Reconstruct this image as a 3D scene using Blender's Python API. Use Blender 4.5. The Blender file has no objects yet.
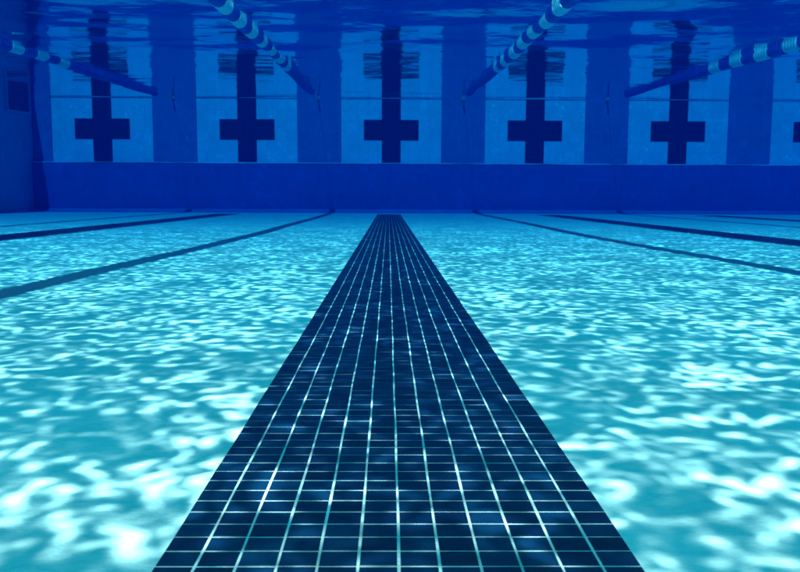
import bpy, bmesh, math, random
from mathutils import Vector

random.seed(7)
C = bpy.context.scene.collection
sc = bpy.context.scene
R = math.radians

# ------------------------------------------------------------------ layout (metres; water level z = 0)
CAM_Z = -0.96            # the lens is about a metre under the surface
WALL_Y = 14.1            # face of the end wall
X0, X1 = -5.24, 7.46     # side walls
Y0 = -6.0                # wall behind the camera
LANE = 2.13              # lane pitch
CX = 0.0                 # centre of the middle lane
LEDGE_Z = -0.953
SLOPE = math.tan(R(2.0))


def floor_z(y):
    return CAM_Z - 0.2330 - SLOPE * y


# ------------------------------------------------------------------ helpers
def link(o, parent=None):
    C.objects.link(o)
    if parent:
        o.parent = parent
    return o


def obj(name, bm, mats, parent=None, loc=(0, 0, 0), smooth=False):
    me = bpy.data.meshes.new(name)
    bmesh.ops.recalc_face_normals(bm, faces=bm.faces)
    bm.to_mesh(me)
    bm.free()
    for m in (mats if isinstance(mats, (list, tuple)) else [mats]):
        me.materials.append(m)
    if smooth:
        for p in me.polygons:
            p.use_smooth = True
    o = bpy.data.objects.new(name, me)
    o.location = loc
    return link(o, parent)


def empty(name, loc=(0, 0, 0)):
    o = bpy.data.objects.new(name, None)
    o.location = loc
    o.empty_display_size = 0.2
    return link(o)


def tag(o, label=None, cat=None, group=None, kind=None):
    if label: o['label'] = label
    if cat: o['category'] = cat
    if group: o['group'] = group
    if kind: o['kind'] = kind
    return o


def box_bm(x0, x1, y0, y1, z0, z1, bevel=0.0, seg=2):
    bm = bmesh.new()
    bmesh.ops.create_cube(bm, size=1)
    for v in bm.verts:
        v.co = Vector((x0 + (v.co.x + .5) * (x1 - x0), y0 + (v.co.y + .5) * (y1 - y0), z0 + (v.co.z + .5) * (z1 - z0)))
    if bevel:
        bmesh.ops.bevel(bm, geom=list(bm.edges), offset=bevel, segments=seg, affect='EDGES', profile=.5)
    return bm


def prism_bm(pts, y0, y1):
    """outline in x, z extruded along y"""
    bm = bmesh.new()
    a = [bm.verts.new((x, y0, z)) for x, z in pts]
    b = [bm.verts.new((x, y1, z)) for x, z in pts]
    n = len(pts)
    bm.faces.new(a)
    bm.faces.new(list(reversed(b)))
    for i in range(n):
        bm.faces.new((a[i], a[(i + 1) % n], b[(i + 1) % n], b[i]))
    return bm


def lathe_y_bm(profile, seg=20, cap=True):
    """profile of (y, r) turned round the y axis"""
    bm = bmesh.new()
    rings = []
    for y, r in profile:
        rings.append([bm.verts.new((r * math.cos(2 * math.pi * k / seg), y, r * math.sin(2 * math.pi * k / seg))) for k in range(seg)])
    for a, b in zip(rings, rings[1:]):
        for k in range(seg):
            bm.faces.new((a[k], a[(k + 1) % seg], b[(k + 1) % seg], b[k]))
    if cap:
        bm.faces.new(rings[0])
        bm.faces.new(list(reversed(rings[-1])))
    return bm


# ------------------------------------------------------------------ materials
class N:
    def __init__(s, name, volume=False):
        s.m = bpy.data.materials.new(name)
        s.m.use_nodes = True
        s.t = s.m.node_tree
        s.t.nodes.clear()
        s.out = s.t.nodes.new('ShaderNodeOutputMaterial')

    def n(s, typ, ins=None, **props):
        nd = s.t.nodes.new(typ)
        for k, v in props.items():
            setattr(nd, k, v)
        for k, v in (ins or {}).items():
            if isinstance(v, bpy.types.NodeSocket):
                s.t.links.new(v, nd.inputs[k])
            else:
                nd.inputs[k].default_value = v
        return nd

    def math(s, op, a, b=0.0, c=0.0, clamp=False):
        return s.n('ShaderNodeMath', {0: a, 1: b, 2: c}, operation=op, use_clamp=clamp).outputs[0]

    def vmath(s, op, a, b=(0, 0, 0)):
        return s.n('ShaderNodeVectorMath', {0: a, 1: b}, operation=op).outputs[0]

    def ramp(s, v, a, b, c=0.0, d=1.0, smooth=True):
        return s.n('ShaderNodeMapRange', {'Value': v, 'From Min': a, 'From Max': b, 'To Min': c, 'To Max': d},
                   interpolation_type='SMOOTHSTEP' if smooth else 'LINEAR').outputs[0]

    def mix(s, f, a, b):
        nd = s.n('ShaderNodeMix', data_type='RGBA')
        for k, v in ((0, f), (6, a), (7, b)):
            if isinstance(v, bpy.types.NodeSocket):
                s.t.links.new(v, nd.inputs[k])
            else:
                nd.inputs[k].default_value = v if not isinstance(v, tuple) else (*v, 1)[:4]
        return nd.outputs[2]


def surface(name, col, rough=.5, var=.12, vscale=6.0, bump=0.0, bscale=60.0, tile=0.0, grout=(.5, .55, .58), spec=.5):
    """a solid material with uneven wear; tile > 0 lays square ceramic tiles of that pitch (x and z) with grout"""
    g = N(name)
    tc = g.n('ShaderNodeTexCoord').outputs['Object']
    nz = g.n('ShaderNodeTexNoise', {'Vector': tc, 'Scale': vscale, 'Detail': 5.0, 'Roughness': .6}).outputs['Fac']
    f = g.ramp(nz, .3, .7, 0, 1)
    c = g.mix(f, tuple(x * (1 - var) for x in col), tuple(min(1, x * (1 + var)) for x in col))
    h = g.n('ShaderNodeTexNoise', {'Vector': tc, 'Scale': bscale, 'Detail': 3.0}).outputs['Fac']
    if tile:
        sep = g.n('ShaderNodeSeparateXYZ', {0: tc})
        fx = g.math('FRACT', g.math('DIVIDE', g.math('ADD', sep.outputs[0], sep.outputs[1]), tile))
        fz = g.math('FRACT', g.math('DIVIDE', sep.outputs[2], tile))
        ex = g.math('ABSOLUTE', g.math('SUBTRACT', fx, .5))
        ez = g.math('ABSOLUTE', g.math('SUBTRACT', fz, .5))
        gm = g.ramp(g.math('MAXIMUM', ex, ez), .455, .475)
        cid = g.vmath('FLOOR', g.vmath('DIVIDE', tc, (tile, tile, tile)))
        wn = g.n('ShaderNodeTexWhiteNoise', {'Vector': cid}).outputs['Value']
        c = g.mix(g.math('MULTIPLY', wn, .25), c, tuple(x * .6 for x in col))
        c = g.mix(gm, c, grout)
    b = g.n('ShaderNodeBsdfPrincipled', {'Base Color': c, 'Roughness': rough, 'Specular IOR Level': spec})
    if bump:
        bp = g.n('ShaderNodeBump', {'Height': h, 'Strength': bump, 'Distance': .01})
        g.t.links.new(bp.outputs[0], b.inputs['Normal'])
    g.t.links.new(b.outputs[0], g.out.inputs[0])
    return g.m


def caustic_tint(g, pos):
    # ridged noise of two sizes, warped and broken up: caustic light painted as tint
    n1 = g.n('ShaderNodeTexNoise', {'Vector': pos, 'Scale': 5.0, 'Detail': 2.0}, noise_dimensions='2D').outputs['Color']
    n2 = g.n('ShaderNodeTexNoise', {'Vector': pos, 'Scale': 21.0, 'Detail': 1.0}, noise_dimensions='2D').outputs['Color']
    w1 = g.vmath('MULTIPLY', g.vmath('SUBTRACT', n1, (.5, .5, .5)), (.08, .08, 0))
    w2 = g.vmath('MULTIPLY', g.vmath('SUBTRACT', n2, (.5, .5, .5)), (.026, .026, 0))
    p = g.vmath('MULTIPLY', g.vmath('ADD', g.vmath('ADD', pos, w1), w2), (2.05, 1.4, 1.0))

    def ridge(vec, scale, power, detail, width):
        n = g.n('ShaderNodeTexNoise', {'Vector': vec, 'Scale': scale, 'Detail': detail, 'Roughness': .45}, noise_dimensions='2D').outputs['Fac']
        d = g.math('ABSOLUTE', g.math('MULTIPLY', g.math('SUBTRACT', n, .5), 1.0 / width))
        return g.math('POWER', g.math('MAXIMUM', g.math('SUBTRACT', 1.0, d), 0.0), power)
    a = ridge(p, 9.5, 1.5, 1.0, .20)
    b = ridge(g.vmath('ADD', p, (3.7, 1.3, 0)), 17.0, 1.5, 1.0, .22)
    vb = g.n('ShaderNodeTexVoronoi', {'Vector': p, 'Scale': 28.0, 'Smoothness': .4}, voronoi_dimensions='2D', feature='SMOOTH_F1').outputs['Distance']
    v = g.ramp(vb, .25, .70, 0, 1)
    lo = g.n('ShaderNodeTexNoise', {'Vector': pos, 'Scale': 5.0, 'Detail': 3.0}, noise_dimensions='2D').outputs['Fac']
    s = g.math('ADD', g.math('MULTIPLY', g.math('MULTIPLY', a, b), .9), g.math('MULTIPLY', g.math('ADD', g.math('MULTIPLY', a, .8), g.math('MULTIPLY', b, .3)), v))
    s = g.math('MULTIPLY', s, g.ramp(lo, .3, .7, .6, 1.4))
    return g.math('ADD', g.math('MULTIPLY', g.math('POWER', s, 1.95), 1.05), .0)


def water_material():
    """the surface seen from below: total reflection at a slant, light let through from above; the transmission
    tint carries painted caustic bands, independent of the modelled waves"""
    g = N('rippled_water')
    pos = g.n('ShaderNodeTexCoord').outputs['Object']
    s = caustic_tint(g, pos)
    # painted light level: net fades with distance, tint dims, then lifts by the wall
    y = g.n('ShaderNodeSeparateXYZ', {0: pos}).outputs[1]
    caustic_fade = g.ramp(y, .8, 8.5, 0, .92)
    light_lvl = g.math('ADD', g.ramp(y, 12.6, 13.4, 0, .15), g.ramp(y, 3.5, 10.5, .21, .085))
    s = g.math('ADD', g.math('MULTIPLY', s, g.math('SUBTRACT', 1.0, caustic_fade)), g.math('MULTIPLY', caustic_fade, light_lvl))
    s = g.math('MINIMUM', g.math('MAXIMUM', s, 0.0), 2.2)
    col = g.n('ShaderNodeCombineColor', {0: s, 1: g.math('ADD', g.math('MULTIPLY', s, .88), .15), 2: g.math('ADD', g.math('MULTIPLY', s, .86), .175)}).outputs[0]  # constant green and blue offset stands in for ambient light between the bands
    # fine ripples on top of the modelled swell
    st = g.vmath('MULTIPLY', pos, (1.0, 1.0, 1.0))
    r1 = g.n('ShaderNodeTexNoise', {'Vector': st, 'Scale': 5.0, 'Detail': 2.0, 'Roughness': .45}).outputs['Fac']
    bp = g.n('ShaderNodeBump', {'Height': r1, 'Strength': 1.0, 'Distance': RIPPLE})
    fr = g.n('ShaderNodeFresnel', {'IOR': 1.333, 'Normal': bp.outputs[0]}).outputs[0]
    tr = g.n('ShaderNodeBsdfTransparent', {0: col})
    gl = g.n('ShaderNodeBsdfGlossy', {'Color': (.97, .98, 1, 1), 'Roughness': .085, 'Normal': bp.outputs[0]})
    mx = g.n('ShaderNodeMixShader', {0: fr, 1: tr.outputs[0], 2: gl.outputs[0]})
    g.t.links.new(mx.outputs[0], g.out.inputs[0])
    return g.m


def haze_material():
    g = N('pool_water_body')
    v = g.n('ShaderNodeVolumePrincipled', {'Color': (0.0, .002, .032, 1), 'Density': .465, 'Anisotropy': 0.0,
                                           'Absorption Color': (0.0, .58, .906, 1)})
    g.t.links.new(v.outputs[0], g.out.inputs['Volume'])
    return g.m


def tile_material():
    """small glazed mosaic tiles of the lane lines, each one a little different"""
    g = N('navy_mosaic_glaze')
    tc = g.n('ShaderNodeTexCoord').outputs['Object']
    cid = g.vmath('FLOOR', g.vmath('DIVIDE', tc, (PITCH, PITCH, 10.0)))
    wn = g.n('ShaderNodeTexWhiteNoise', {'Vector': cid})
    nz = g.n('ShaderNodeTexNoise', {'Vector': tc, 'Scale': 40.0, 'Detail': 3.0}).outputs['Fac']
    c = g.mix(wn.outputs['Value'], (.0008, .006, .026), (.002, .024, .066))
    c = g.mix(g.ramp(nz, .45, .8, 0, .5), c, (.003, .032, .08))
    b = g.n('ShaderNodeBsdfPrincipled', {'Base Color': c, 'Roughness': .35, 'Specular IOR Level': .12})
    g.t.links.new(b.outputs[0], g.out.inputs[0])
    return g.m


RIPPLE = 0.004
PITCH = 0.0254
M = {
    'floor': surface('white_pool_plaster', (.64, .80, .78), .85, .08, 2.6, .25, 90, spec=.2),
    'wall_blue': surface('blue_wall_tile', (.09, .20, .43), .45, .08, 2.0, .05, 40, tile=.15, grout=(.09, .21, .44)),
    'band_blue': surface('deep_blue_wall_tile', (.05, .118, .40), .45, .08, 1.5, .05, 40, tile=.15, grout=(.05, .12, .45)),
    'panel': surface('pale_wall_tile', (.76, .80, .83), .4, .03, 3.0, .05, 40, tile=.15, grout=(.66, .71, .76)),
    'cross': surface('navy_cross_tile', (.010, .014, .05), .4, .2, 5.0, 0, 40, tile=.075, grout=(.02, .035, .10)),
    'grout': surface('pale_grout', (.66, .72, .70), .9, .3, 9.0, .3, 300, spec=.1),
    'tile': tile_material(),
    'white_float': surface('white_float_plastic', (.80, .82, .82), .35, .05, 12.0),
    'blue_float': surface('blue_float_plastic', (.02, .08, .48), .35, .15, 12.0),
    'cable': surface('steel_cable', (.35, .36, .38), .4, .1, 30.0),
    'mirror_line': surface('blue_grey_mirror_line', (.56, .62, .70), .5, .2, 3.0),  # colour of the painted line at the edge of the reflection
    'ledge_glint': surface('painted_glint_tile', (.38, .50, .68), .35, .6, 1.1),  # patchy pale tone paints the glint along the ledge lip
    'cove': surface('blue_cove_tile', (.09, .24, .52), .5, .06, 2.0, tile=.15, grout=(.09, .24, .50)),
    'dark': surface('recess_shade_tone', (.03, .06, .16), .7, .2, 6.0),  # dark colour stands in for the shade inside the opening
    'side': surface('pale_blue_side_wall', (.34, .50, .66), .5, .08, 1.2, .05, 40, tile=.15, grout=(.32, .46, .60)),
}
M['water'] = water_material()
M['haze'] = haze_material()

# ------------------------------------------------------------------ floor
bm = bmesh.new()
xs = [X0 - .3 + i * (X1 - X0 + .6) / 12 for i in range(13)]
ys = [Y0 - .3, 0, WALL_Y + .4]
top = [[bm.verts.new((x, y, floor_z(y))) for x in xs] for y in ys]
for j in range(len(ys) - 1):
    for i in range(len(xs) - 1):
        bm.faces.new((top[j][i], top[j][i + 1], top[j + 1][i + 1], top[j + 1][i]))
ext = bmesh.ops.extrude_face_region(bm, geom=list(bm.faces))
for v in [e for e in ext['geom'] if isinstance(e, bmesh.types.BMVert)]:
    v.co.z -= .2
tag(obj('pool_floor', bm, M['floor']), kind='structure')

# ------------------------------------------------------------------ lane lines: mosaic strips 12 tiles wide


def strip_mesh(y0, y1, cols=12):
    """one connected sheet: grout channel level 0, tile faces 1.6 mm above it, bevelled edges"""
    rows = int((y1 - y0) / PITCH)
    g, b, h = .0009, .0004, .0004
    rng = random.Random(3)

    def cuts(n):
        out = []
        for i in range(n):
            a = i * PITCH
            out += [(a + g, 0, i), (a + g + b, 1, i), (a + PITCH - g - b, 1, i), (a + PITCH - g, 0, i)]
        return out
    cx, cy = cuts(cols), cuts(rows)
    w = cols * PITCH
    jit = [[rng.uniform(-.00008, .00008) for _ in range(cols)] for _ in range(rows)]
    off = [[(rng.uniform(-.0003, .0003), rng.uniform(-.0003, .0003)) for _ in range(cols)] for _ in range(rows)]
    verts, faces, mi = [], [], []
    for (y, ty, r) in cy:
        for (x, tx, c) in cx:
            z = 0.004
            if tx and ty:
                z += h + jit[r][c]
            ox, oy = off[r][c] if (tx and ty) else (0, 0)
            wob = .0002 * math.sin((y0 + y) * 9.0) + .00025 * math.sin((y0 + y) * 23.0 + c)
            verts.append((x - w / 2 + ox + wob, y0 + y + oy, floor_z(y0 + y) + z))
    nx, ny = len(cx), len(cy)
    for j in range(ny - 1):
        for i in range(nx - 1):
            faces.append((j * nx + i, j * nx + i + 1, (j + 1) * nx + i + 1, (j + 1) * nx + i))
            in_tile = (cx[i][2] == cx[i + 1][2]) and (cy[j][2] == cy[j + 1][2])
            mi.append(0 if in_tile else 1)
    # skirt down to the floor all round
    per = [i for i in range(nx)] + [j * nx + nx - 1 for j in range(1, ny)] + [(ny - 1) * nx + i for i in range(nx - 2, -1, -1)] + [j * nx for j in range(ny - 2, 0, -1)]
    base = len(verts)
    for v in per:
        x, y, z = verts[v]
        verts.append((x, y, z - .006))
    n = len(per)
    for k in range(n):
        faces.append((per[k], base + k, base + (k + 1) % n, per[(k + 1) % n]))
        mi.append(1)
    me = bpy.data.meshes.new('lane_line')
    me.from_pydata(verts, [], faces)
    me.materials.append(M['tile'])
    me.materials.append(M['grout'])
    me.polygons.foreach_set('material_index', mi)
    me.update()
    return me


sm = strip_mesh(-1.5, WALL_Y - 1.52)
lane_specs = [
    (0, 'broad dark blue mosaic line running straight away from the camera up the middle'),
    (-1, 'thin dark line on the pale floor in the lane left of the middle'),
    (1, 'thin dark line on the pale floor in the lane right of the middle'),
    (2, 'faint dark line on the pale floor farthest to the right'),
]
for k, lab in lane_specs:
    o = bpy.data.objects.new('lane_line', sm)
    o.location = (CX + .0075 + k * LANE, 0, 0)
    link(o)
    tag(o, lab, 'lane line', 'dark tiled lane lines on the pool floor')

# ------------------------------------------------------------------ end wall
root = tag(empty('end_wall', (0, WALL_Y, floor_z(WALL_Y))),
           'deep blue end wall with pale panels and dark crosses above a ledge', 'pool wall')
rz = -floor_z(WALL_Y)      # local z of the water level


def L(o):
    """place a mesh built in world coordinates under the end wall's empty"""
    o.parent = root
    o.matrix_parent_inverse.identity()
    for v in o.data.vertices:
        v.co -= root.location
    return o


L(obj('backing_wall', box_bm(X0, X1, WALL_Y + .03, WALL_Y + .35, floor_z(WALL_Y) - .1, .28), M['wall_blue']))
# lower wall, standing 0.1 m proud with a rounded nose
prof = [(WALL_Y + .028, floor_z(WALL_Y) - .05), (WALL_Y - .10, floor_z(WALL_Y) - .05)]
r = .028
for i in range(7):
    a = math.pi - i * math.pi / 2 / 6
    prof.append((WALL_Y - .10 + r + r * math.cos(a), LEDGE_Z - r + r * math.sin(a)))
prof.append((WALL_Y + .028, LEDGE_Z))
bm = bmesh.new()
a = [bm.verts.new((X0, y, z)) for y, z in prof]
b = [bm.verts.new((X1, y, z)) for y, z in prof]
bm.faces.new(a); bm.faces.new(list(reversed(b)))
for i in range(len(prof)):
    j = (i + 1) % len(prof)
    bm.faces.new((a[i], a[j], b[j], b[i]))
L(obj('lower_wall', bm, M['band_blue']))
PW = 1.485
TOP = .22
edges = [X0 + .002]
for k in range(-2, 4):
    c = CX + .04 + k * LANE
    edges += [c - PW / 2, c + PW / 2]
    p = L(obj('tile_panel', box_bm(c - PW / 2, c + PW / 2, WALL_Y, WALL_Y + .028, LEDGE_Z + .002, TOP), M['panel']))
    sw, bw, z0, z1 = .14, .405, -.615, -.315
    zb = LEDGE_Z + .003
    cr = obj('cross_mark', prism_bm([(c - sw, zb), (c + sw, zb), (c + sw, z0), (c + bw, z0), (c + bw, z1), (c + sw, z1), (c + sw, TOP - .01),
                                     (c - sw, TOP - .01), (c - sw, z1), (c - bw, z1), (c - bw, z0), (c - sw, z0)], WALL_Y - .004, WALL_Y + .01), M['cross'])
    ts = obj('mirror_line_strip', box_bm(c - PW / 2 + .002, c + PW / 2 - .002, WALL_Y - .010, WALL_Y + .01, -.007, .003, .002), M['mirror_line'])  # added strip imitates the line where panel and reflection meet
    for q in (cr, ts):
        for v in q.data.vertices:
            v.co -= root.location
        q.parent = p
edges.append(X1 - .002)
for i in range(0, len(edges), 2):
    L(obj('pier', box_bm(edges[i] + .001, edges[i + 1] - .001, WALL_Y - .025, WALL_Y + .028, LEDGE_Z + .002, TOP + .004, .008), M['wall_blue']))
L(obj('ledge_glint_strip', box_bm(X0 + .002, X1 - .002, WALL_Y - .108, WALL_Y - .07, LEDGE_Z - .012, LEDGE_Z + .006, .005), M['ledge_glint']))  # added pale strip standing in for light caught on the lip
cv = bmesh.new()
cp = [(WALL_Y - .102, floor_z(WALL_Y) - .03)]
for i in range(8):
    t = i / 7
    yy = WALL_Y - .40 + .298 * t
    cp.append((yy, floor_z(yy) + .003 + .045 * t ** 2.2))
a = [cv.verts.new((X0 + .002, y, z)) for y, z in cp]
b = [cv.verts.new((X1 - .002, y, z)) for y, z in cp]
cv.faces.new(a); cv.faces.new(list(reversed(b)))
for i in range(len(cp)):
    j = (i + 1) % len(cp)
    cv.faces.new((a[i], a[j], b[j], b[i]))
L(obj('cove', cv, M['cove']))
L(obj('gutter_lip', box_bm(X0 + .002, X1 - .002, WALL_Y - .06, WALL_Y + .3, .235, .30, .015), M['panel']))

# ------------------------------------------------------------------ side walls and the wall behind the camera
lw = tag(empty('side_wall', (X0, WALL_Y, floor_z(WALL_Y))), 'plain blue side wall at the left edge with a dark opening at the waterline', 'pool wall')


def LL(o, rt):
    o.parent = rt
    for v in o.data.vertices:
        v.co -= rt.location
    return o


LL(obj('wall_face', box_bm(X0 - .3, X0 - .001, Y0, WALL_Y + .35, floor_z(WALL_Y) - .1, .28), M['side']), lw)
sk = LL(obj('skimmer_opening', box_bm(X0 - .001, X0 + .012, 13.16, 13.94, -.24, .12), M['dark']), lw)  # flat plate on the wall, the opening's shade put into its colour
fr = bmesh.new()
fbm = [(13.12, 13.16, -.27, .14), (13.94, 13.98, -.27, .14), (13.16, 13.94, -.27, -.24)]
for (ya, yb, za, zb_) in fbm:
    t = box_bm(X0 + .0005, X0 + .03, ya, yb, za, zb_)
    me = bpy.data.meshes.new('tmp'); t.to_mesh(me); t.free(); fr.from_mesh(me); bpy.data.meshes.remove(me)
f = obj('frame', fr, M['side'])
for v in f.data.vertices:
    v.co -= lw.location
f.parent = sk
o = obj('far_side_wall', box_bm(X1 + .001, X1 + .3, Y0, WALL_Y + .35, floor_z(WALL_Y) - .1, .28), M['side'])
o['kind'] = 'structure'
o = obj('rear_wall', box_bm(X0 - .3, X1 + .3, Y0 - .3, Y0 - .001, floor_z(WALL_Y) - .1, .28), M['side'])
o['kind'] = 'structure'

# ------------------------------------------------------------------ water surface: a sum of small waves
rng = random.Random(11)
waves = []
for i in range(46):
    lam = math.exp(rng.uniform(math.log(.34), math.log(2.2)))
    th = rng.gauss(math.pi / 2, .75) if rng.random() < .75 else rng.uniform(0, math.pi * 2)
    k = 2 * math.pi / lam
    slope = SL = .0023 * (lam / .6) ** .15
    waves.append((k * math.cos(th), k * math.sin(th), slope / k, rng.uniform(0, 6.283)))


def wave(x, y):
    return sum(a * math.sin(kx * x + ky * y + p) for kx, ky, a, p in waves)


nx = 300
xs = [X0 + (X1 - X0) * i / nx for i in range(nx + 1)]
ys = [Y0 + (3.0 - Y0) * i / 50 for i in range(50)] + [3.0 + (WALL_Y + .012 - 3.0) * i / 290 for i in range(291)]
import numpy as np
XX, YY = np.meshgrid(np.array(xs), np.array(ys))
ZZ = np.zeros_like(XX)
for kx, ky, a_, p_ in waves:
    ZZ += a_ * np.sin(kx * XX + ky * YY + p_) * (1.0 + .55 * np.clip((12.0 - YY) / 4.0, 0, 1.2))
verts = np.stack([XX, YY, ZZ], -1).reshape(-1, 3)
W = nx + 1
faces = [(j * W + i, j * W + i + 1, (j + 1) * W + i + 1, (j + 1) * W + i) for j in range(len(ys) - 1) for i in range(nx)]
me = bpy.data.meshes.new('water_surface')
me.from_pydata(verts.tolist(), [], faces)
me.polygons.foreach_set('use_smooth', [True] * len(faces))
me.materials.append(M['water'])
me.update()
o = bpy.data.objects.new('water_surface', me)
link(o)
o['kind'] = 'structure'

# ------------------------------------------------------------------ the body of water (dims and blues with distance)
o = obj('haze', box_bm(X0 - .6, X1 + .6, Y0 - .6, WALL_Y + .7, floor_z(WALL_Y) - 1.4, .36), M['haze'])
o['kind'] = 'stuff'

# ------------------------------------------------------------------ lane ropes
FL, GAP = .275, .29


def float_bm(discs=5, R0=.049):
    prof = [(0, .018), (.002, .034)]
    d = FL / discs
    for i in range(discs):
        y = i * d
        prof += [(y + .009, .030), (y + .012, R0 - .004), (y + .016, R0), (y + d - .016, R0), (y + d - .012, R0 - .004), (y + d - .009, .030)]
    prof += [(FL - .002, .034), (FL, .018)]
    return lathe_y_bm(prof, 22)


def float_mesh(mat):
    o = obj('float', float_bm(), mat)
    me = o.data
    bpy.data.objects.remove(o)
    return me


fw, fb = float_mesh(M['white_float']), float_mesh(M['blue_float'])
rope_specs = [
    (-1.5, 'blue and white lane rope at the far left, slanting down from the left edge'),
    (-.5, 'blue and white lane rope just left of the middle line, slanting down to the right'),
    (.5, 'blue and white lane rope just right of the middle line, slanting down to the left'),
    (1.5, 'blue and white lane rope at the far right, slanting down from the right edge'),
]
CHANGE = 9.15
for k, lab in rope_specs:
    x = CX + .03 + k * LANE
    rt = tag(empty('lane_rope', (x, WALL_Y - .03, -.012)), lab, 'lane rope', 'floating lane ropes')
    rl = random.Random(int(k * 10) + 40)

    def sag(y):
        return .012 * math.sin(y * 1.1 + k) + .006 * math.sin(y * 2.7 + 2 * k)
    n = 0
    y = WALL_Y - 1.2 - FL
    while y > -1.5:
        white = y < CHANGE and int((CHANGE - y) // GAP) % 2 == 0
        o = bpy.data.objects.new('float', fw if white else fb)
        o.parent = rt
        slope = (sag(y + FL) - sag(y)) / FL
        o.location = (.010 * math.sin(y * .9 + k * 2) - math.copysign(.05, k) * (WALL_Y - y) / 9 * max(-.6, min(1, (y - 3.2) / 2)), y - rt.location.y, sag(y))
        o.rotation_euler = (math.atan(slope), rl.uniform(0, 6.28), 0)
        if white: o['label'] = 'white ribbed float'
        C.objects.link(o)
        y -= GAP
        n += 1
    pts = [(-1.7 - rt.location.y, .006), (-.10, .0018)]
    obj('cable', lathe_y_bm(pts, 8), M['cable'], rt)
    obj('anchor', lathe_y_bm([(-.13, .005), (-.12, .011), (-.06, .011), (-.05, .006), (-.012, .006), (-.010, .030), (.004, .030)], 14), M['cable'], rt)

# ------------------------------------------------------------------ camera
cd = bpy.data.cameras.new('Camera')
cam = bpy.data.objects.new('Camera', cd)
link(cam)
cam.location = (0, 0, CAM_Z)
F_PX = 940.0
cd.sensor_width = 36.0
cd.lens = F_PX / 800 * 36
cd.dof.use_dof = True
cd.dof.focus_distance = 1.25
cd.dof.aperture_fstop = 28
cd.clip_start = .02
cd.clip_end = 300
from mathutils import Euler, Matrix
pitch, yaw, roll = R(7.40), R(.73), R(.25)
rot = Matrix.Rotation(-yaw, 3, 'Z') @ Matrix.Rotation(math.pi / 2 - pitch, 3, 'X') @ Matrix.Rotation(roll, 3, 'Z')
cam.rotation_euler = rot.to_euler()
sc.camera = cam

# ------------------------------------------------------------------ light
S = Vector((-.125, -.66, 1.0)).normalized()        # towards the sun: behind the camera, a little to the left
sd = bpy.data.lights.new('Sun', 'SUN')
sd.energy = 5.0
sd.angle = R(.55)
sd.color = (1.0, .79, .64)
so = bpy.data.objects.new('Sun', sd)
so.rotation_euler = S.to_track_quat('Z', 'Y').to_euler()
so.location = (0, 0, 6)
link(so)
w = bpy.data.worlds.new('World')
sc.world = w
w.use_nodes = True
nt = w.node_tree
bg = nt.nodes['Background']
sky = nt.nodes.new('ShaderNodeTexSky')
sky.sky_type = 'NISHITA'
sky.sun_disc = False
sky.sun_elevation = math.asin(S.z)
sky.sun_rotation = math.atan2(S.x, S.y)
nt.links.new(sky.outputs[0], bg.inputs[0])
bg.inputs[1].default_value = .03

sc.view_settings.view_transform = 'Standard'
sc.view_settings.look = 'None'
sc.view_settings.gamma = 1
sc.view_settings.exposure = 1.38
sc.view_settings.use_curve_mapping = False
cy = sc.cycles
cy.use_denoising = True
cy.max_bounces = 10
cy.diffuse_bounces = 3
cy.glossy_bounces = 4
cy.transparent_max_bounces = 12
cy.volume_bounces = 1
cy.sample_clamp_indirect = 6
